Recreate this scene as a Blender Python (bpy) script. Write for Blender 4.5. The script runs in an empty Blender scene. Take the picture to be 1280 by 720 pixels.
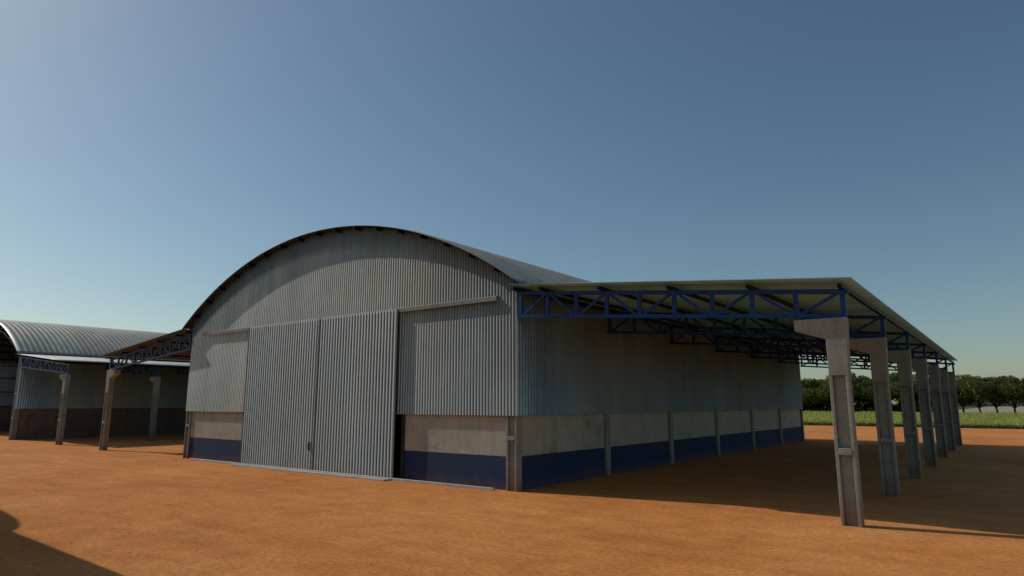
import bpy, math, random
import numpy as np
from mathutils import Vector, Matrix
random.seed(4); rng = np.random.default_rng(11)
sc = bpy.context.scene
COL = sc.collection

# ------------------------------------------------------------------ camera
cam_d = bpy.data.cameras.new('camera'); cam = bpy.data.objects.new('camera', cam_d); COL.objects.link(cam)
cam.location = (12.712, -16.985, 2.72)
cam.rotation_euler = (math.pi/2 + 0.17594, 0, 0.64904)
cam_d.sensor_width = 36; cam_d.lens = 813.6155/1280*36
cam_d.clip_start = 0.1; cam_d.clip_end = 6000
sc.camera = cam
# ------------------------------------------------------------------ sky, sun, exposure
SUN_EL, SUN_AZ = 40.5, 12.3          # the light travels towards +X, a little towards +Y
w = bpy.data.worlds.new('World'); sc.world = w; w.use_nodes = True
nt = w.node_tree; nt.nodes.clear()
sky = nt.nodes.new('ShaderNodeTexSky'); sky.sky_type = 'NISHITA'; sky.sun_disc = False
sky.sun_elevation = math.radians(SUN_EL); sky.sun_rotation = math.radians(270 - SUN_AZ)
sky.altitude = 200; sky.air_density = 1.0; sky.dust_density = 1.05; sky.ozone_density = 1.0
hs = nt.nodes.new('ShaderNodeHueSaturation'); hs.inputs['Saturation'].default_value = 1.07
bg = nt.nodes.new('ShaderNodeBackground'); bg.inputs['Strength'].default_value = 0.096
wo = nt.nodes.new('ShaderNodeOutputWorld')
tn = nt.nodes.new('ShaderNodeMix'); tn.data_type = 'RGBA'; tn.blend_type = 'MULTIPLY'; tn.inputs[0].default_value = 1
tn.inputs[7].default_value = (.925, 1.01, .955, 1)
nt.links.new(sky.outputs[0], hs.inputs['Color']); nt.links.new(hs.outputs[0], tn.inputs[6]); nt.links.new(tn.outputs[2], bg.inputs[0]); nt.links.new(bg.outputs[0], wo.inputs[0])
sd = bpy.data.lights.new('sun', 'SUN'); sd.energy = 2.6; sd.angle = math.radians(0.5); sd.color = (1.0, 0.935, 0.86)
so = bpy.data.objects.new('sun', sd); COL.objects.link(so)
el, az = math.radians(SUN_EL), math.radians(SUN_AZ)
so.rotation_euler = Vector((math.cos(az)*math.cos(el), math.sin(az)*math.cos(el), -math.sin(el))).to_track_quat('-Z', 'Y').to_euler()
so.location = (-60, -20, 60)
sc.view_settings.view_transform = 'Standard'; sc.view_settings.look = 'None'
sc.view_settings.exposure = -0.38; sc.view_settings.gamma = 1.0; sc.view_settings.use_curve_mapping = False
sc.cycles.max_bounces = 6

# ------------------------------------------------------------------ materials
def new_mat(name):
    m = bpy.data.materials.new(name); m.use_nodes = True
    n = m.node_tree.nodes; b = n['Principled BSDF']
    return m, n, m.node_tree.links, b
def coords(n, l, scale=(1, 1, 1)):
    t = n.new('ShaderNodeTexCoord'); mp = n.new('ShaderNodeMapping'); mp.inputs['Scale'].default_value = scale
    l.new(t.outputs['Object'], mp.inputs['Vector']); return t, mp
def noise(n, l, vec, scale, detail=5, rough=0.55):
    t = n.new('ShaderNodeTexNoise'); t.inputs['Scale'].default_value = scale; t.inputs['Detail'].default_value = detail
    t.inputs['Roughness'].default_value = rough; l.new(vec, t.inputs['Vector']); return t
def ramp(n, l, fac, stops):
    r = n.new('ShaderNodeValToRGB'); e = r.color_ramp.elements
    while len(e) < len(stops): e.new(0.5)
    for k, (p, c) in enumerate(stops):
        e[k].position = p; e[k].color = (*c, 1) if len(c) == 3 else c
    l.new(fac, r.inputs['Fac']); return r
def mix(n, l, fac, a, b, mode='MIX'):
    m = n.new('ShaderNodeMix'); m.data_type = 'RGBA'; m.blend_type = mode
    for sock, v in ((m.inputs[0], fac), (m.inputs[6], a), (m.inputs[7], b)):
        if hasattr(v, 'links') or isinstance(v, bpy.types.NodeSocket): l.new(v, sock)
        elif isinstance(v, (int, float)): sock.default_value = v
        else: sock.default_value = (*v, 1)
    return m.outputs[2]
def bump(n, l, b, h, strength, dist):
    u = n.new('ShaderNodeBump'); u.inputs['Strength'].default_value = strength; u.inputs['Distance'].default_value = dist
    l.new(h, u.inputs['Height']); l.new(u.outputs[0], b.inputs['Normal'])

def dust(n, l, c, h0=.12, h1=.75, strength=.55):
    """red yard dust splashed up from the ground, with a ragged upper edge"""
    g = n.new('ShaderNodeNewGeometry'); s = n.new('ShaderNodeSeparateXYZ'); l.new(g.outputs['Position'], s.inputs[0])
    a = noise(n, l, g.outputs['Position'], 2.2, 7, .7)
    m1 = n.new('ShaderNodeMath'); m1.operation = 'MULTIPLY_ADD'; l.new(a.outputs['Fac'], m1.inputs[0]); m1.inputs[1].default_value = -.9; l.new(s.outputs['Z'], m1.inputs[2])
    mr = n.new('ShaderNodeMapRange'); l.new(m1.outputs[0], mr.inputs[0]); mr.inputs[1].default_value = h0-.5; mr.inputs[2].default_value = h1-.5
    mr.inputs[3].default_value = strength; mr.inputs[4].default_value = 0
    return mix(n, l, mr.outputs[0], c, (.30, .135, .06))
def sheet_metal(name, c1, c2, metallic, rough, streak=(3, 3, .25), dusty=True, axis='XY'):
    m, n, l, b = new_mat(name)
    _, mp = coords(n, l, streak)
    a = noise(n, l, mp.outputs[0], 1.2, 6, .6)
    r = ramp(n, l, a.outputs['Fac'], [(.3, c1), (.72, c2)])
    _, mp2 = coords(n, l)
    s = noise(n, l, mp2.outputs[0], .35, 4)
    r2 = ramp(n, l, s.outputs['Fac'], [(.3, (.82, .82, .82)), (.7, (1.08, 1.08, 1.08))])
    c = mix(n, l, 1.0, r.outputs[0], r2.outputs[0], 'MULTIPLY')
    f = noise(n, l, mp2.outputs[0], 22, 5, .7)
    r3 = ramp(n, l, f.outputs['Fac'], [(.3, (.86, .86, .86)), (.7, (1.08, 1.08, 1.08))])
    c = mix(n, l, 1.0, c, r3.outputs[0], 'MULTIPLY')
    wc = noise(n, l, mp2.outputs[0], .22, 3); wc.inputs['Distortion'].default_value = .8
    c = mix(n, l, 1.0, c, ramp(n, l, wc.outputs['Fac'], [(.36, (.90, 1.0, 1.06)), (.64, (1.08, 1.0, .90))]).outputs[0], 'MULTIPLY')
    _, mp4 = coords(n, l, (1.0, 1.0, .18)); ru = noise(n, l, mp4.outputs[0], 2.6, 7, .72)
    c = mix(n, l, ramp(n, l, ru.outputs['Fac'], [(.62, (0, 0, 0)), (.80, (.5, .5, .5))]).outputs[0], c, (.13, .085, .055))
    if dusty: c = dust(n, l, c, .10, .55, .3)
    tc = n.new('ShaderNodeTexCoord'); sp = n.new('ShaderNodeSeparateXYZ'); l.new(tc.outputs['Object'], sp.inputs[0])
    q = n.new('ShaderNodeMath'); q.operation = 'ADD'; l.new(sp.outputs['Y'], q.inputs[0])          # each sheet its own tone
    if axis == 'XY': l.new(sp.outputs['X'], q.inputs[1])
    else: q.inputs[1].default_value = 0
    dv = n.new('ShaderNodeMath'); dv.operation = 'DIVIDE'; l.new(q.outputs[0], dv.inputs[0]); dv.inputs[1].default_value = 1.068
    fl = n.new('ShaderNodeMath'); fl.operation = 'FLOOR'; l.new(dv.outputs[0], fl.inputs[0])
    wn = n.new('ShaderNodeTexWhiteNoise'); wn.noise_dimensions = '1D'; l.new(fl.outputs[0], wn.inputs['W'])
    c = mix(n, l, 1.0, c, ramp(n, l, wn.outputs['Value'], [(0, (.91, .91, .92)), (1, (1.08, 1.08, 1.07))]).outputs[0], 'MULTIPLY')
    l.new(c, b.inputs['Base Color']); b.inputs['Metallic'].default_value = metallic
    rr = n.new('ShaderNodeMapRange'); rr.inputs[3].default_value = rough-.08; rr.inputs[4].default_value = rough+.12
    l.new(a.outputs['Fac'], rr.inputs[0]); l.new(rr.outputs[0], b.inputs['Roughness'])
    return m
def concrete_nodes(n, l, c1, c2):
    _, mp = coords(n, l)
    a = noise(n, l, mp.outputs[0], 1.1, 8, .65); f = noise(n, l, mp.outputs[0], 14, 6, .7)
    _, mv = coords(n, l, (4, 4, .5)); v = noise(n, l, mv.outputs[0], 1.5, 4)
    r = ramp(n, l, a.outputs['Fac'], [(.3, c1), (.68, c2)])
    rf = ramp(n, l, f.outputs['Fac'], [(.3, (.78, .78, .78)), (.65, (1.08, 1.08, 1.08))])
    rv = ramp(n, l, v.outputs['Fac'], [(.3, (.86, .86, .86)), (.6, (1, 1, 1))])
    c = mix(n, l, 1.0, r.outputs[0], rf.outputs[0], 'MULTIPLY'); c = mix(n, l, .8, c, rv.outputs[0], 'MULTIPLY')
    sx = noise(n, l, mp.outputs[0], .7, 6, .7)
    c = mix(n, l, ramp(n, l, sx.outputs['Fac'], [(.56, (0, 0, 0)), (.72, (.55, .55, .55))]).outputs[0], c, (.14, .135, .12))
    return mp, f, c
def concrete(name, c1, c2, dusty=True):
    m, n, l, b = new_mat(name)
    mp, f, c = concrete_nodes(n, l, c1, c2)
    if dusty: c = dust(n, l, c)
    l.new(c, b.inputs['Base Color']); b.inputs['Roughness'].default_value = .9
    bump(n, l, b, f.outputs['Fac'], .35, .01); return m
def painted_wall(name, c1, c2, blue1, blue2, zpaint):
    """concrete wall whose foot carries a band of blue paint up to zpaint"""
    m, n, l, b = new_mat(name)
    mp, f, c = concrete_nodes(n, l, c1, c2)
    t = n.new('ShaderNodeTexCoord'); s = n.new('ShaderNodeSeparateXYZ'); l.new(t.outputs['Object'], s.inputs[0])
    j = noise(n, l, mp.outputs[0], 3, 4); jm = n.new('ShaderNodeMath'); jm.operation = 'MULTIPLY_ADD'
    l.new(j.outputs['Fac'], jm.inputs[0]); jm.inputs[1].default_value = .02; l.new(s.outputs['Z'], jm.inputs[2])
    g = n.new('ShaderNodeMath'); g.operation = 'LESS_THAN'; l.new(jm.outputs[0], g.inputs[0]); g.inputs[1].default_value = zpaint+.01
    bn = noise(n, l, mp.outputs[0], .9, 7, .7)
    br = ramp(n, l, bn.outputs['Fac'], [(.32, blue1), (.66, blue2)])
    br2 = mix(n, l, .35, br.outputs[0], c, 'OVERLAY')
    col = mix(n, l, g.outputs[0], c, br2)
    l.new(dust(n, l, col, .05, .42, .22), b.inputs['Base Color']); b.inputs['Roughness'].default_value = .85
    bump(n, l, b, f.outputs['Fac'], .35, .01); return m
def brick(name):
    m, n, l, b = new_mat(name)
    t = n.new('ShaderNodeTexCoord'); s = n.new('ShaderNodeSeparateXYZ'); l.new(t.outputs['Object'], s.inputs[0])
    ad = n.new('ShaderNodeMath'); l.new(s.outputs['X'], ad.inputs[0]); l.new(s.outputs['Y'], ad.inputs[1])
    cb = n.new('ShaderNodeCombineXYZ'); l.new(ad.outputs[0], cb.inputs['X']); l.new(s.outputs['Z'], cb.inputs['Y'])
    k = n.new('ShaderNodeTexBrick'); l.new(cb.outputs[0], k.inputs['Vector']); k.inputs['Scale'].default_value = 2.4
    k.inputs['Color1'].default_value = (.21, .155, .125, 1); k.inputs['Color2'].default_value = (.15, .115, .095, 1)
    k.inputs['Mortar'].default_value = (.19, .165, .145, 1); k.inputs['Mortar Size'].default_value = .012
    _, mp = coords(n, l); f = noise(n, l, mp.outputs[0], 2.5, 6)
    r = ramp(n, l, f.outputs['Fac'], [(.3, (.75, .75, .75)), (.7, (1.1, 1.1, 1.1))])
    l.new(mix(n, l, 1.0, k.outputs[0], r.outputs[0], 'MULTIPLY'), b.inputs['Base Color']); b.inputs['Roughness'].default_value = .95
    return m
def paint(name, c, rough=.5, var=.25, metallic=0.0):
    m, n, l, b = new_mat(name)
    _, mp = coords(n, l); f = noise(n, l, mp.outputs[0], 5, 6, .65)
    r = ramp(n, l, f.outputs['Fac'], [(.3, tuple(x*(1-var) for x in c)), (.7, tuple(x*(1+var) for x in c))])
    l.new(r.outputs[0], b.inputs['Base Color']); b.inputs['Roughness'].default_value = rough; b.inputs['Metallic'].default_value = metallic; b.inputs['Specular IOR Level'].default_value = .2
    return m
def leafy(name, stops, scale, trans=.25):
    m, n, l, b = new_mat(name)
    t = n.new('ShaderNodeTexCoord'); g = n.new('ShaderNodeNewGeometry')
    f = noise(n, l, g.outputs['Position'], scale, 3)
    a = n.new('ShaderNodeMath'); a.operation = 'MULTIPLY_ADD'; l.new(g.outputs['Random Per Island'], a.inputs[0]); a.inputs[1].default_value = .35
    sb = n.new('ShaderNodeMath'); sb.operation = 'SUBTRACT'; l.new(f.outputs['Fac'], sb.inputs[0]); sb.inputs[1].default_value = .17
    l.new(sb.outputs[0], a.inputs[2])
    r = ramp(n, l, a.outputs[0], stops)
    l.new(r.outputs[0], b.inputs['Base Color']); b.inputs['Roughness'].default_value = .6
    tr = n.new('ShaderNodeBsdfTranslucent'); l.new(r.outputs[0], tr.inputs[0])
    ms = n.new('ShaderNodeMixShader'); ms.inputs[0].default_value = trans
    l.new(b.outputs[0], ms.inputs[1]); l.new(tr.outputs[0], ms.inputs[2]); l.new(ms.outputs[0], n['Material Output'].inputs[0])
    return m
def soil(name, cols, dark, fine=9.0, bumpd=.02):
    m, n, l, b = new_mat(name)
    _, mp = coords(n, l)
    a = noise(n, l, mp.outputs[0], .16, 9, .62); a.inputs['Distortion'].default_value = .6
    r = ramp(n, l, a.outputs['Fac'], [(.30, cols[0]), (.5, cols[1]), (.70, cols[2])])
    c2 = noise(n, l, mp.outputs[0], 1.3, 8, .7)
    r2 = ramp(n, l, c2.outputs['Fac'], [(.28, (.80, .77, .74)), (.62, (1.06, 1.06, 1.06))])
    c = mix(n, l, 1.0, r.outputs[0], r2.outputs[0], 'MULTIPLY')
    f = noise(n, l, mp.outputs[0], fine, 8, .75)
    r3 = ramp(n, l, f.outputs['Fac'], [(.30, (.62, .60, .58)), (.5, (.98, .98, .98)), (.70, (1.25, 1.24, 1.2))])
    c = mix(n, l, 1.0, c, r3.outputs[0], 'MULTIPLY')
    f2 = noise(n, l, mp.outputs[0], fine*3.6, 6, .8)
    c = mix(n, l, 1.0, c, ramp(n, l, f2.outputs['Fac'], [(.34, (.66, .64, .62)), (.5, (1, 1, 1)), (.66, (1.22, 1.22, 1.2))]).outputs[0], 'MULTIPLY')
    v = n.new('ShaderNodeTexVoronoi'); v.inputs['Scale'].default_value = 7; l.new(mp.outputs[0], v.inputs['Vector'])
    r4 = ramp(n, l, v.outputs['Distance'], [(.05, (1, 1, 1)), (.13, (0, 0, 0))])
    sp = noise(n, l, mp.outputs[0], .9, 3); r5 = ramp(n, l, sp.outputs['Fac'], [(.55, (0, 0, 0)), (.7, (.6, .6, .6))])
    fac = mix(n, l, 1.0, r4.outputs[0], r5.outputs[0], 'MULTIPLY')
    c = mix(n, l, fac, c, dark)
    _, mp3 = coords(n, l, (.25, 1.6, 1))           # faint tyre-worn streaks along the yard
    st = noise(n, l, mp3.outputs[0], .9, 5, .6)
    r6 = ramp(n, l, st.outputs['Fac'], [(.35, (.90, .89, .88)), (.6, (1.04, 1.04, 1.04))])
    c = mix(n, l, 1.0, c, r6.outputs[0], 'MULTIPLY')
    l.new(c, b.inputs['Base Color']); b.inputs['Roughness'].default_value = .97
    b.inputs['Specular IOR Level'].default_value = .15
    h = n.new('ShaderNodeMath'); h.operation = 'ADD'; l.new(f.outputs['Fac'], h.inputs[0]); l.new(c2.outputs['Fac'], h.inputs[1])
    bump(n, l, b, h.outputs[0], .55, bumpd)
    return m

M = {}
M['wall_sheet'] = sheet_metal('wall_sheet', (.305, .30, .255), (.425, .41, .34), .0, .6)
M['side_sheet'] = sheet_metal('side_sheet', (.30, .415, .47), (.40, .51, .565), .0, .6)  # side walls tinted bluer than the front, to cancel orange bounce off the ground
M['door_sheet'] = sheet_metal('door_sheet', (.17, .185, .165), (.245, .255, .22), .0, .6)
M['roof_sheet'] = sheet_metal('roof_sheet', (.32, .305, .245), (.47, .44, .36), .15, .42, (1, 1, 1), True, 'Y')
M['canopy_under_bounce_tint'] = sheet_metal('canopy_under_bounce_tint', (.25, .58, .84), (.32, .70, .95), .0, .55, (1, 1, 1))  # canopy underside: teal put into the colour to cancel orange ground bounce
M['canopy_under_shade'] = sheet_metal('canopy_underside_shade', (.07, .105, .115), (.11, .15, .155), .0, .6, (1, 1, 1))  # darker copy for the left canopy underside, its shade put into the colour
M['pale_sheet'] = sheet_metal('pale_sheet', (.48, .58, .62), (.60, .70, .72), .0, .6)
M['roof_back'] = sheet_metal('roof_underside', (.030, .032, .028), (.055, .055, .045), .0, .6, (1, 1, 1))  # barn roof underside, far darker than the top of the sheet
M['track'] = sheet_metal('track_steel', (.21, .21, .19), (.31, .305, .27), .0, .5, (3, 3, .25), False)
M['galv'] = sheet_metal('galvanised_steel', (.48, .475, .43), (.64, .62, .56), .0, .5, (3, 3, .25), False)
M['concrete'] = concrete('concrete', (.22, .25, .215), (.335, .365, .31))
M['threshold'] = concrete('threshold_concrete', (.40, .39, .34), (.54, .52, .46), False)
M['base_wall'] = painted_wall('painted_base_wall', (.34, .36, .30), (.485, .505, .42), (.008, .032, .135), (.017, .037, .095), 1.05)
M['brick'] = brick('dark_brick')
M['blue'] = paint('blue_steel_paint', (.010, .055, .20), .5)
M['purlin'] = paint('dark_purlin_paint', (.008, .010, .016), .5)
M['handle'] = paint('handle_iron', (.075, .082, .08), .55)
M['dark'] = paint('dark_iron', (.04, .045, .045), .5)
M['inside'] = paint('barn_interior_floor', (.18, .10, .06), .95)
M['bark'] = paint('bark', (.055, .042, .03), .95)
M['leaf'] = leafy('tree_leaves', [(.2, (.038, .048, .008)), (.5, (.11, .13, .018)), (.8, (.26, .27, .04))], .8)
M['crop'] = leafy('crop_leaves', [(.2, (.22, .27, .04)), (.5, (.42, .46, .08)), (.8, (.66, .64, .20))], 1.4, .3)
M['hedge'] = leafy('distant_hedge_leaves', [(.2, (.07, .09, .03)), (.6, (.13, .16, .05)), (.85, (.18, .20, .07))], .3)
M['dirt'] = soil('red_dirt', [(.61, .222, .058), (.72, .278, .077), (.79, .345, .108)], (.17, .075, .032))
M['field_soil'] = soil('field_soil', [(.06, .075, .02), (.09, .09, .028), (.12, .10, .035)], (.05, .05, .02), 3)
M['dry_field'] = soil('dry_field', [(.38, .31, .23), (.43, .36, .27), (.47, .40, .31)], (.3, .25, .18), 3)

# ------------------------------------------------------------------ helpers
def tag(o, label=None, cat=None, group=None, kind=None):
    if label: o['label'] = label
    if cat: o['category'] = cat
    if group: o['group'] = group
    if kind: o['kind'] = kind
    return o
def empty(name, loc=(0, 0, 0), rz=0):
    o = bpy.data.objects.new(name, None); o.location = loc; o.rotation_euler = (0, 0, rz); o.empty_display_size = .5
    COL.objects.link(o); return o
def quads(name, V, F, mat, parent=None, smooth=False):
    me = bpy.data.meshes.new(name); V = np.asarray(V, np.float32); F = np.asarray(F, np.int32)
    me.vertices.add(len(V)); me.vertices.foreach_set('co', V.ravel())
    k = F.shape[1]; me.loops.add(F.size); me.loops.foreach_set('vertex_index', F.ravel())
    me.polygons.add(len(F)); me.polygons.foreach_set('loop_start', np.arange(0, F.size, k, dtype=np.int32))
    me.update(calc_edges=True); me.validate()
    me.materials.append(mat)
    if smooth: me.polygons.foreach_set('use_smooth', [True]*len(me.polygons))
    o = bpy.data.objects.new(name, me); COL.objects.link(o); o.parent = parent; return o
class MB:
    """collects boxes, bars, prisms and tubes of ONE part"""
    def __init__(s): s.v = []; s.f = []
    def add(s, v, f):
        n = len(s.v); s.v += [tuple(x) for x in v]; s.f += [tuple(i+n for i in q) for q in f]
    def box(s, x0, x1, y0, y1, z0, z1):
        v = [(x, y, z) for x in (x0, x1) for y in (y0, y1) for z in (z0, z1)]
        s.add(v, [(0, 1, 3, 2), (4, 6, 7, 5), (0, 4, 5, 1), (2, 3, 7, 6), (0, 2, 6, 4), (1, 5, 7, 3)])
    def bar(s, a, b, w, h, up=(0, 1, 0)):
        a, b = Vector(a), Vector(b); d = (b-a).normalized(); u = Vector(up); r = d.cross(u).normalized(); u = r.cross(d)
        v = [p + r*i*h/2 + u*j*w/2 for p in (a, b) for i in (-1, 1) for j in (-1, 1)]
        s.add(v, [(0, 1, 3, 2), (4, 6, 7, 5), (0, 4, 5, 1), (2, 3, 7, 6), (0, 2, 6, 4), (1, 5, 7, 3)])
    def prism_y(s, prof, y0, y1):
        n = len(prof); v = [(x, y0, z) for x, z in prof] + [(x, y1, z) for x, z in prof]
        s.add(v, [tuple(range(n)), tuple(range(2*n-1, n-1, -1))] + [(i, i+n, (i+1) % n+n, (i+1) % n) for i in range(n)])
    def tube(s, pts, rad, n=7):
        rings = []
        for k, p in enumerate(pts):
            p = Vector(p); d = (Vector(pts[min(k+1, len(pts)-1)])-Vector(pts[max(k-1, 0)])).normalized()
            a = d.cross(Vector((.31, .9, .2))).normalized(); b = d.cross(a)
            rings.append([p + (a*math.cos(t)+b*math.sin(t))*rad[k] for t in (2*math.pi*i/n for i in range(n))])
        v = [q for r in rings for q in r]; f = []
        for k in range(len(pts)-1):
            for i in range(n): f.append((k*n+i, k*n+(i+1) % n, (k+1)*n+(i+1) % n, (k+1)*n+i))
        f += [tuple(range(n))[::-1], tuple((len(pts)-1)*n+i for i in range(n))]
        s.add(v, f)
    def build(s, name, mat, parent=None, bevel=0):
        me = bpy.data.meshes.new(name); me.from_pydata(s.v, [], s.f); me.validate()
        import bmesh
        bm = bmesh.new(); bm.from_mesh(me); bmesh.ops.recalc_face_normals(bm, faces=bm.faces); bm.to_mesh(me); bm.free()
        me.materials.append(mat); o = bpy.data.objects.new(name, me); COL.objects.link(o); o.parent = parent
        if bevel:
            md = o.modifiers.new('bevel', 'BEVEL'); md.width = bevel; md.segments = 1; md.limit_method = 'ANGLE'
        return o
def grid_sheet(name, P, off, mat, parent=None, back=None):
    """thin solid sheet: P is (n, m, 3), the back lies at P+off"""
    P = np.asarray(P, float); n, m = P.shape[:2]; Q = P + np.asarray(off, float)
    V = np.concatenate([P.reshape(-1, 3), Q.reshape(-1, 3)]); N = n*m
    i, j = np.meshgrid(np.arange(n-1), np.arange(m-1), indexing='ij'); a = (i*m+j).ravel()
    F = [np.stack([a, a+m, a+m+1, a+1], 1), np.stack([a+N, a+1+N, a+m+1+N, a+m+N], 1)]
    for e in (np.arange(m), (n-1)*m+np.arange(m), np.arange(n)*m, np.arange(n)*m+m-1):
        F.append(np.stack([e[:-1], e[1:], e[1:]+N, e[:-1]+N], 1))
    o = quads(name, V, np.concatenate(F), mat, parent)
    if back:                                  # underside and rims take a separate material
        o.data.materials.append(back); k = len(F[0]); idx = np.ones(len(o.data.polygons), np.int32); idx[:k] = 0
        o.data.polygons.foreach_set('material_index', idx)
    return o
def ribs(a, b, pitch, d):
    out = []; x = a
    while x < b-1e-6:
        for u, h in ((0, 0), (.50, 0), (.60, d), (.90, d)):
            if x+u*pitch < b-1e-4: out.append((x+u*pitch, h))
        x += pitch
    out.append((b, 0)); return out
def children(o): return [c for c in bpy.data.objects if c.parent == o]
def copy_tree(o, parent=None):
    c = o.copy(); COL.objects.link(c); c.parent = parent
    for ch in children(o): copy_tree(ch, c)
    return c

# ------------------------------------------------------------------ ground and fields
def plane(name, x0, x1, y0, y1, z, mat, kind='structure'):
    return tag(quads(name, [(x0, y0, z), (x1, y0, z), (x1, y1, z), (x0, y1, z)], [(0, 1, 2, 3)], mat), kind=kind)
plane('ground', -3000, 3000, -3000, 3000, 0, M['dirt'])
plane('crop_soil', -140, 160, 74.0, 196, .006, M['field_soil'])
plane('dry_field', -7, 2900, 199, 2900, .012, M['dry_field'])
plane('pasture', -2900, -7.05, 199, 2900, .012, M['field_soil'])

# ------------------------------------------------------------------ barns
W, L, BAY, ZC = 21.14, 36.0, 6.0, 2.34
CX, RAD, APEX = -W/2, 19.0, 10.06
def arch(d): return APEX - (RAD - math.sqrt(RAD*RAD - d*d))
def az_(x): return arch(x-CX)
OV, DOV = .42, 10.95

def roof_sheet(parent):
    ph = math.asin(DOV/RAD); n = 76
    th = [(-ph + 2*ph*i/n) for i in range(n+1)]
    P = []
    for y, h in ribs(-OV, L+OV, .40, .032):
        r = RAD + h
        P.append([(CX + r*math.sin(t), y, APEX-RAD + r*math.cos(t)) for t in th])
    P = np.array(P); th = np.array(th)
    off = np.stack([-np.sin(th)*.025, 0*th, -np.cos(th)*.025], 1)[None]
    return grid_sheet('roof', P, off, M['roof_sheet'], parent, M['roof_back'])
def arch_purlins(parent, name='purlin'):
    for k in range(-8, 9):
        t = k*1.31/RAD; r0 = RAD-.03; r1 = RAD-.15
        mb = MB(); tn = .04/RAD
        prof = [(CX+r*math.sin(tt), APEX-RAD+r*math.cos(tt)) for r, tt in ((r0, t-tn), (r0, t+tn), (r1, t+tn), (r1, t-tn))]
        mb.prism_y(prof, -OV+.03, L+OV-.03); mb.build(name, M['purlin'], parent)
def side_wall(x, sgn, parent, mat, z1=6.72):
    P = [[(x + sgn*(.02+h), y, ZC), (x + sgn*(.02+h), y, z1)] for y, h in ribs(-.03, L+.03, .16, .028)]
    return grid_sheet('wall_cladding', P, (-sgn*.012, 0, 0), mat, parent)
def gable(y, sgn, parent, mat, opening=None):
    P = []; xs = ribs(-W-.03, .03, .1335, .024)
    def bottom(x):
        return 6.16 if opening and opening[0] < x < opening[1] else ZC
    prev = None
    for x, h in xs:
        b = bottom(x); yy = y + sgn*(.02+h)
        if prev is not None and b != prev: P.append([(x-.001, yy, prev), (x-.001, yy, az_(x)-.035)])
        P.append([(x, yy, b), (x, yy, az_(x)-.035)]); prev = b
    return grid_sheet('gable_cladding', P, (0, -sgn*.012, 0), mat, parent)
def pillar(x0, x1, y0, y1, z1, parent, name='corner_pillar', bars=(1.56,), rim=.075, rec=.09):
    """precast pillar, recessed on its -Y and +Y faces, crossbars left standing"""
    mb = MB(); ym0, ym1 = y0+rec, y1-rec
    mb.box(x0, x0+rim, y0, y1, -.1, z1); mb.box(x1-rim, x1, y0, y1, -.1, z1)
    mb.box(x0+rim, x1-rim, ym0, ym1, -.1, z1)
    for z in bars:
        mb.box(x0+rim+.001, x1-rim-.001, y0-.012, ym0+.001, z, z+.14); mb.box(x0+rim+.001, x1-rim-.001, ym1-.001, y1+.012, z, z+.14)
    return mb.build(name, M['concrete'], parent, .01)

def base_walls(parent, mat, front=True, pil=None):
    segs = [(-.12, k) for k in range(6)]
    for sx in (0, 1):
        for k in range(6):
            y0 = k*BAY + (.30 if k == 0 else .15); y1 = (k+1)*BAY - (.30 if k == 5 else .15)
            mb = MB()
            if sx == 0: mb.box(-.26, -.11, y0, y1, -.05, ZC+.05)
            else: mb.box(-W+.11, -W+.26, y0, y1, -.05, ZC+.05)
            mb.build('base_wall', mat, parent)
        for k in range(1, 6):
            mb = MB(); y = k*BAY
            if sx == 0: mb.box(-.30, .0, y-.15, y+.15, -.05, ZC+.02)
            else: mb.box(-W, -W+.30, y-.15, y+.15, -.05, ZC+.02)
            mb.build('pilaster', pil or M['concrete'], parent, .01)
    if front:
        for x0, x1 in ((-5.16, -.421), (-W+.421, -15.75)):
            mb = MB(); mb.box(x0, x1, .09, .24, -.05, ZC+.05); mb.build('base_wall', mat, parent)
    mb = MB(); mb.box(-W+.421, -.421, L-.24, L-.09, -.05, ZC+.05); mb.build('base_wall', mat, parent)

# ---- the closed barn with sliding doors
barn = empty('arched_barn')
tag(barn, 'large closed grey barn with arched roof and corrugated sliding doors in the middle', 'barn')
rf = roof_sheet(barn); arch_purlins(barn)
gable(0, -1, barn, M['wall_sheet'], (-15.35, -5.56))
gable(L, 1, barn, M['wall_sheet'])
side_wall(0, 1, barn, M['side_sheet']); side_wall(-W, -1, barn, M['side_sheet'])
base_walls(barn, M['base_wall'])
for x0 in (-.42, -W):
    pillar(x0, x0+.42, 0, .30, ZC+.02, barn)
    pillar(x0, x0+.42, L-.30, L, ZC+.02, barn)
mb = MB(); mb.box(-5.30, -5.161, .03, .26, 0, ZC); mb.build('door_jamb', M['dark'], barn)
mb = MB(); mb.box(-15.749, -15.62, .03, .26, 0, ZC); mb.build('door_jamb', M['dark'], barn)
def door(x0, x1, handle):
    z0, z1, y = .095, 6.235, -.205
    P = [[(x, y-h, z0), (x, y-h, z1)] for x, h in ribs(x0+.02, x1-.03, .172, .019)]
    d = grid_sheet('sliding_door', P, (0, .012, 0), M['door_sheet'], barn)
    fr = MB()
    fr.box(x0+.012, x0+.035, y-.016, y+.028, z0, z1); fr.box(x1-.035, x1-.004, y-.016, y+.028, z0, z1)
    for z in (z0, 2.1, 4.1, z1-.08): fr.box(x0+.045, x1-.045, y+.012, y+.028, z, z+.08)
    fr.build('door_frame', M['door_sheet'], d)
    if handle:
        h = MB(); hx = handle; yy = y-.075
        h.tube([(hx, y-.03, .88), (hx, yy, .90), (hx, yy, .96), (hx, yy, 1.06), (hx, yy, 1.12), (hx, y-.03, 1.14)], [.022]*6, 8)
        h.box(hx-.07, hx+.07, y-.030, y-.018, .85, 1.17); h.build('handle', M['handle'], d)
    return d
door(-15.50, -10.16, -10.42); door(-10.15, -5.42, None)
mb = MB()                                    # hooded door track
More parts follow.
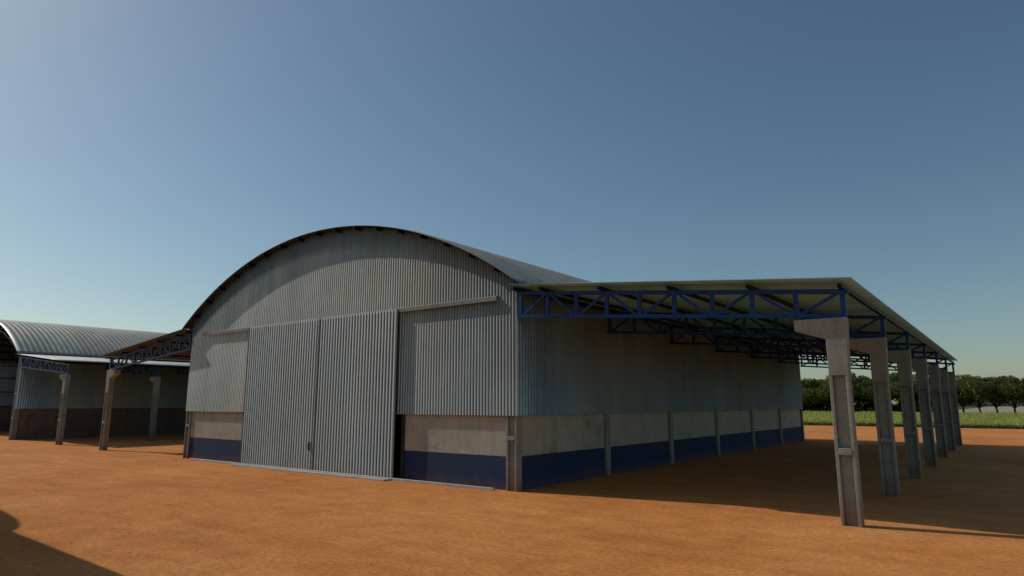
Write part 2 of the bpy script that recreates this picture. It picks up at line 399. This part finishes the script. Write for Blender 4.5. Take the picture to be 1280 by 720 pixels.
tv = [(-.021, 6.31), (-.168, 6.27), (-.168, 6.12), (-.15, 6.12), (-.15, 6.245), (-.021, 6.282)]
n_ = len(tv); V = [(-19.85, y, z) for y, z in tv] + [(-.70, y, z) for y, z in tv]
mb.add(V, [tuple(range(n_)), tuple(range(2*n_-1, n_-1, -1))] + [(i, i+n_, (i+1) % n_+n_, (i+1) % n_) for i in range(n_)])
x = -19.6
while x < -.8:                               # track brackets
    mb.box(x, x+.05, -.145, -.05, 6.18, 6.225); x += 1.2
mb.build('door_track', M['track'], barn, .004)
mb = MB(); mb.box(-19.95, -.72, -.27, -.19, .0, .085); mb.build('floor_rail', M['galv'], barn, .006)
mb = MB(); mb.box(-15.60, -5.42, -.64, -.275, -.05, .055); mb.box(-15.60, -5.42, -.185, .02, -.05, .05); mb.build('threshold', M['threshold'], barn, .012)

# ---- lean-to canopies
def canopy(name, sgn, label, back):
    """built along +X from the wall at x=0 (sgn=-1 mirrors it)"""
    root = empty(name); tag(root, label, 'canopy', 'canopies on columns beside the barns')
    X = lambda x: sgn*x
    top = lambda x: 6.315 - .0982*x
    bot = lambda x: 5.545 - .0795*x
    P = []
    for y, h in ribs(-.54, L+.42, .25, .03):
        P.append([(X(x), y, 6.545 - .0955*x + h) for x in (.07, 2.5, 5.0, 7.5, 10.01)])
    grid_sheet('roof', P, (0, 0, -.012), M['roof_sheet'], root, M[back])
    for k, x in enumerate((.12, 1.17, 3.30, 5.46, 7.62, 9.74)):
        mb = MB(); z = top(x)+.055
        mb.box(min(X(x-.05), X(x+.05)), max(X(x-.05), X(x+.05)), -.34, L+.34, z, z+.095)
        mb.build('purlin', M['purlin'], root)
    xs = [.20+i*1.0589 for i in range(10)]
    tm = MB()
    tm.bar((X(.08), 0, top(.08)), (X(9.86), 0, top(9.86)), .10, .11); tm.bar((X(.08), 0, bot(.08)), (X(9.78), 0, bot(9.78)), .10, .10)
    for x in xs: tm.bar((X(x), 0, bot(x)+.05), (X(x), 0, top(x)-.055), .085, .11)
    for i in range(9):
        a, b = xs[i], xs[i+1]
        p, q = ((a, bot(a)), (b, top(b))) if i % 2 == 0 else ((a, top(a)), (b, bot(b)))
        d = .05
        tm.bar((X(p[0]+d), 0, p[1]), (X(q[0]-d), 0, q[1]), .06, .075)
    t0 = tm.build('truss', M['blue'], root)
    x0, x1 = 9.31, 9.74
    cm = MB()
    cm.box(min(X(x0), X(x0+.075)), max(X(x0), X(x0+.075)), -.15, .15, -.12, 3.37)
    cm.box(min(X(x1-.075), X(x1)), max(X(x1-.075), X(x1)), -.15, .15, -.12, 3.37)
    cm.box(min(X(x0+.075), X(x1-.075)), max(X(x0+.075), X(x1-.075)), -.055, .055, -.12, 3.37)
    a, b = sorted((X(x0+.076), X(x1-.076)))
    cm.box(a, b, -.165, -.054, 1.56, 1.71); cm.box(a, b, .054, .165, 1.56, 1.71)
    prof = [(x0, 3.37), (x1, 3.37), (x1+.05, 4.735), (8.62, 4.735), (8.62, 4.47), (x0, 4.23)]
    cm.prism_y([(X(px), pz) for px, pz in (prof if sgn > 0 else prof[::-1])], -.15, .15)
    c0 = cm.build('column', M['concrete'], root, .012)
    for k in range(1, 7):
        for o in (t0, c0):
            c = o.copy(); COL.objects.link(c); c.parent = root; c.location = (0, k*BAY, 0)
    return root
cr = canopy('side_canopy', 1, 'wide lean-to canopy on seven concrete columns along the right side of the closed barn', 'canopy_under_bounce_tint')
cl = canopy('side_canopy', -1, 'dark lean-to canopy between the closed barn and the open barn, on the closed barn side', 'canopy_under_shade')
cl.location = (-W, 0, 0)

# ---- the open-fronted barn at the left
ob = empty('arched_barn', (-48.4, .45, 0))
tag(ob, 'open-fronted arched barn with ribbed roof and dark brick lower walls at the left', 'barn')
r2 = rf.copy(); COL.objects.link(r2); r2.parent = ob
arch_purlins(ob)
gable(L, 1, ob, M['wall_sheet'])
side_wall(0, 1, ob, M['pale_sheet']); side_wall(-W, -1, ob, M['pale_sheet'])
base_walls(ob, M['brick'], False, M['brick'])
for x0 in (-.42, -W):
    pillar(x0, x0+.42, -.05, .30, 6.70, ob, 'corner_pillar', (1.56, 3.45))
    pillar(x0, x0+.42, L-.30, L, ZC+.02, ob)
for k in range(7):                            # arched lattice ribs
    mb = MB(); y = k*BAY+(.08 if k == 0 else 0) - (.08 if k == 6 else 0); n = 26; ph = math.asin(10.35/RAD)
    def pt(i, dr): t = -ph+2*ph*i/n; r = RAD-.2-dr; return (CX+r*math.sin(t), y, APEX-RAD+r*math.cos(t))
    for i in range(n):
        mb.bar(pt(i, 0), pt(i+1, 0), .08, .08); mb.bar(pt(i, .6), pt(i+1, .6), .08, .08)
        mb.bar(pt(i, 0 if i % 2 else .6), pt(i+1, .6 if i % 2 else 0), .05, .05)
    mb.build('roof_rib', M['blue'], ob)
for x in (-W+.06, -.06):
    for z in (2.45, 3.9, 5.3, 6.55):
        mb = MB(); mb.box(x-.045, x+.045, .3, L-.3, z-.05, z+.05); mb.build('girt', M['blue'], ob)
cl2 = copy_tree(cr); cl2.location = (-48.4, .45, 0)
cl2['label'] = 'leftmost lean-to canopy beside the open barn, its roof edge a bright line'

# ---- a matching barn behind the camera: its shadow falls into the lower left corner
rb = copy_tree(barn); rb.location = (-12.8, -49.78, 0); rb['label'] = 'grey arched barn behind the camera whose shadow falls into the lower left corner'
rc = copy_tree(cr); rc.location = (-12.8, -49.78, 0); rc['label'] = 'lean-to canopy behind the camera, beside the barn that shades the lower left corner'

# ------------------------------------------------------------------ crop field
def crop_field():
    pl = []
    def zone(y0, y1, sy, sx, size, nl):
        y = y0
        while y < y1:
            x0 = -9.3-(y-74)*.235-16; x = x0 + random.random()*sx
            while x < 34:
                if random.random() > .06: pl.append((x+random.uniform(-.12, .12), y+random.uniform(-.12, .12), size*random.uniform(.75, 1.15), nl))
                x += sx*random.uniform(.8, 1.2)
            y += sy
    zone(74.8, 96, .75, .42, .72, 12); zone(96, 130, 1.1, .7, .76, 9); zone(130, 192, 1.6, .95, .8, 8)
    V = []; F = []
    for x, y, s, nl in pl:
        for k in range(nl):
            a = random.uniform(0, 2*math.pi); h0 = s*random.uniform(.05, .72); ln = s*random.uniform(.28, .5); wd = s*random.uniform(.05, .10)
            d = np.array([math.cos(a), math.sin(a), 0]); pr = np.array([-d[1], d[0], 0])
            p0 = np.array([x, y, h0]); p1 = p0 + d*ln*.5 + [0, 0, ln*random.uniform(.3, .75)]; p2 = p0 + d*ln + [0, 0, ln*random.uniform(-.05, .5)]
            n = len(V); V += [p0-pr*wd*.3, p0+pr*wd*.3, p1+pr*wd, p1-pr*wd, p2+pr*wd*.25, p2-pr*wd*.25]
            F += [(n, n+1, n+2, n+3), (n+3, n+2, n+4, n+5)]
    o = quads('crop_rows', np.array(V), F, M['crop'])
    tag(o, 'leafy light green crop growing in the field behind the yard', 'crop', kind='stuff')
crop_field()
def margin_grass():
    V = []; F = []
    for _ in range(9000):
        x = random.uniform(-26, 34); y = random.gauss(74.3, .25); h = random.uniform(.12, .42); a = random.uniform(0, 6.28); w_ = random.uniform(.03, .07)
        dx, dy = math.cos(a)*w_, math.sin(a)*w_; lx, ly = random.uniform(-.15, .15), random.uniform(-.15, .15)
        n = len(V); V += [(x-dx, y-dy, 0), (x+dx, y+dy, 0), (x+dx*.3+lx, y+dy*.3+ly, h), (x-dx*.3+lx, y-dy*.3+ly, h)]; F.append((n, n+1, n+2, n+3))
    o = quads('field_margin_grass', V, F, leafy('margin_grass', [(.2, (.035, .06, .012)), (.6, (.07, .11, .022)), (.85, (.12, .15, .04))], 1.5))
    tag(o, 'darker green grass edging the crop field along the red dirt', 'grass', kind='stuff')
margin_grass()

# ------------------------------------------------------------------ trees
def tree_mesh(seed, H, R_):
    r = random.Random(seed); mb = MB()
    th = H*.17; lean = (r.uniform(-.3, .3), r.uniform(-.3, .3))
    mb.tube([(0, 0, -.1), (lean[0]*.4, lean[1]*.4, th*.6), (lean[0], lean[1], th)], [.30, .24, .22])
    blobs = []; nl = 6
    for k in range(nl):
        a = 2*math.pi*k/nl + r.uniform(-.3, .3); rr = R_*r.uniform(.45, .72); z = H*r.uniform(.45, .68)
        e = (math.cos(a)*rr, math.sin(a)*rr, z)
        mb.tube([(lean[0], lean[1], th*.92), (e[0]*.45, e[1]*.45, th+(z-th)*.45), e], [.15, .10, .04], 6); blobs.append((e, R_*r.uniform(.34, .46)))
    mb.tube([(lean[0], lean[1], th*.9), (0, 0, H*.55), (0, 0, H*.82)], [.2, .12, .04], 6)
    for k in range(16):
        a = r.uniform(0, 6.283); q = math.sqrt(r.random())*R_*.85; z = H*(.36+.52*r.random()*(1-(q/R_)**2*.45))
        blobs.append(((math.cos(a)*q, math.sin(a)*q, z), R_*r.uniform(.20, .36)))
    blobs.append(((0, 0, H*.84), R_*.34)); 
    for k in range(8):
        a = r.uniform(0, 6.283); q = R_*r.uniform(.2, .6); blobs.append(((math.cos(a)*q, math.sin(a)*q, H*r.uniform(.80, .93)), R_*r.uniform(.10, .2)))
    g = np.random.default_rng(seed); V = []
    for (c, br) in blobs:
        n = int(900*(br/(R_*.4))**2)
        d = g.normal(size=(n, 3)); d /= np.linalg.norm(d, axis=1)[:, None]
        p = np.array(c) + d*br*(g.uniform(.25, 1.0, (n, 1))**.5)*np.array([1, 1, .82])
        p = p[p[:, 2] > H*.20+g.uniform(0, 1, len(p))]
        n = len(p); s = g.uniform(.10, .24, (n, 1))
        u = g.normal(size=(n, 3)); u /= np.linalg.norm(u, axis=1)[:, None]; v = np.cross(u, g.normal(size=(n, 3))); v /= np.linalg.norm(v, axis=1)[:, None]
        V.append(np.stack([p-u*s-v*s*.5, p+u*s-v*s*.5, p+u*s+v*s*.5, p-u*s+v*s*.5], 1).reshape(-1, 3))
    V = np.concatenate(V); F = np.arange(len(V)).reshape(-1, 4)
    return mb, V, F
random.seed(21)
protos = []
for i, (H, R_) in enumerate(((10.5, 6.2), (11.1, 6.8), (10.1, 6.3), (11.4, 6.2))):
    root = empty('field_tree'); mb, V, F = tree_mesh(30+i, H, R_)
    tk = mb.build('trunk', M['bark'], root); cn = quads('crown', V, F, M['leaf'], root); protos.append(root)
used = set()
def place_tree(x, y, s, rz, i, label, group):
    p = protos[i]
    t = p if i not in used else copy_tree(p)
    used.add(i); t.location = (x, y, 0); t.rotation_euler = (0, 0, rz); t.scale = (s, s, s*random.uniform(.93, 1.07))
    tag(t, label, 'tree', group)
ords = ['rightmost', 'second', 'third', 'fourth', 'fifth', 'sixth', 'seventh', 'eighth', 'ninth', 'tenth', 'eleventh', 'twelfth']
G = 'trees in a row beyond the crop field'
xs_front = []
x = 12.8
while x > -46:
    xs_front.append(x); x -= random.uniform(6.8, 9.2)
for k, x in enumerate(xs_front):
    o_ = ords[k] + (' from the right' if k else '')
    place_tree(x, 196.5+random.uniform(-1.2, 1.2), random.uniform(.92, 1.08), random.uniform(0, 6.28), k % 4,
               'dark green tree, %s in the front row beyond the crop field' % o_, G)
k = 0; x = 9.0
while x > -58:
    place_tree(x, 209+random.uniform(-2, 2), random.uniform(.9, 1.12), random.uniform(0, 6.28), (k+2) % 4,
               'dark tree %s in the second row, half hidden' % (ords[k]+(' from the right' if k else '')), 'trees in the second row beyond the crop')
    x -= random.uniform(6.6, 8.2); k += 1
for x, which in ((20.5, 'nearest'), (28.5, 'second'), (36.3, 'third')):
    place_tree(x, 196.5+random.uniform(-1, 1), random.uniform(.93, 1.07), random.uniform(0, 6.28), int(x) % 4,
               'dark green tree, %s one past the right edge of the photo in the row' % which, G+' past the photo edge')
def far_hedge():
    g = np.random.default_rng(5); n = 14000
    x = g.uniform(-75, 160, n); y = 820+g.normal(0, 5, n); h = 4.4+1.5*np.sin(x*.11)+1.0*np.sin(x*.37+1)
    z = g.uniform(0, 1, n)*h; p = np.stack([x, y, z], 1); s = g.uniform(.3, .8, (n, 1))
    u = g.normal(size=(n, 3)); u /= np.linalg.norm(u, axis=1)[:, None]; v = np.cross(u, g.normal(size=(n, 3))); v /= np.linalg.norm(v, axis=1)[:, None]
    V = np.stack([p-u*s-v*s*.5, p+u*s-v*s*.5, p+u*s+v*s*.5, p-u*s+v*s*.5], 1).reshape(-1, 3)
    o = quads('distant_hedge', V, np.arange(len(V)).reshape(-1, 4), M['hedge'])
    tag(o, 'pale green line of far-off bushes glimpsed under the tree crowns', 'hedge', kind='stuff')
far_hedge()
def undergrowth():
    g = np.random.default_rng(8); n = 16000
    x = g.uniform(-62, -9, n); y = 214+g.normal(0, 1.2, n); h = 3.6+.9*np.sin(x*.5)+.5*np.sin(x*1.7+1)
    z = g.uniform(0, 1, n)*h; p = np.stack([x, y, z], 1); s = g.uniform(.12, .3, (n, 1))
    u = g.normal(size=(n, 3)); u /= np.linalg.norm(u, axis=1)[:, None]; v = np.cross(u, g.normal(size=(n, 3))); v /= np.linalg.norm(v, axis=1)[:, None]
    V = np.stack([p-u*s-v*s*.5, p+u*s-v*s*.5, p+u*s+v*s*.5, p-u*s+v*s*.5], 1).reshape(-1, 3)
    o = quads('orchard_undergrowth', V, np.arange(len(V)).reshape(-1, 4), M['leaf'])
    tag(o, 'dark scrub filling the gaps under and behind the tree row', 'undergrowth', kind='stuff')
undergrowth()
def pebbles():
    g = np.random.default_rng(3); V = []; F = []
    ico = np.array([(0, 0, 1), (.89, 0, .45), (.28, .85, .45), (-.72, .53, .45), (-.72, -.53, .45), (.28, -.85, .45), (.72, .53, -.3), (-.28, .85, -.3), (-.89, 0, -.3), (-.28, -.85, -.3), (.72, -.53, -.3)])
    tri = [(0, 1, 2), (0, 2, 3), (0, 3, 4), (0, 4, 5), (0, 5, 1), (1, 6, 2), (2, 7, 3), (3, 8, 4), (4, 9, 5), (5, 10, 1), (2, 6, 7), (3, 7, 8), (4, 8, 9), (5, 9, 10), (1, 10, 6)]
    for _ in range(5200):
        x = g.uniform(-22, 18); y = g.uniform(-15, 3)
        if -21.5 < x < .3 and y > -.75: continue
        s_ = min(.005 + g.exponential(.0035), .018)
        V.append(ico*s_*g.uniform(.7, 1.3, 3) + [x, y, 0]); F.append(np.array(tri)+11*(len(V)-1))
    o = quads('pebbles', np.concatenate(V), np.concatenate(F), M['pebble'])
    tag(o, 'small loose stones scattered over the red dirt in front of the barn', 'pebbles', kind='stuff')
M['pebble'] = paint('pebble_stone', (.62, .27, .11), .9, .25)
pebbles()
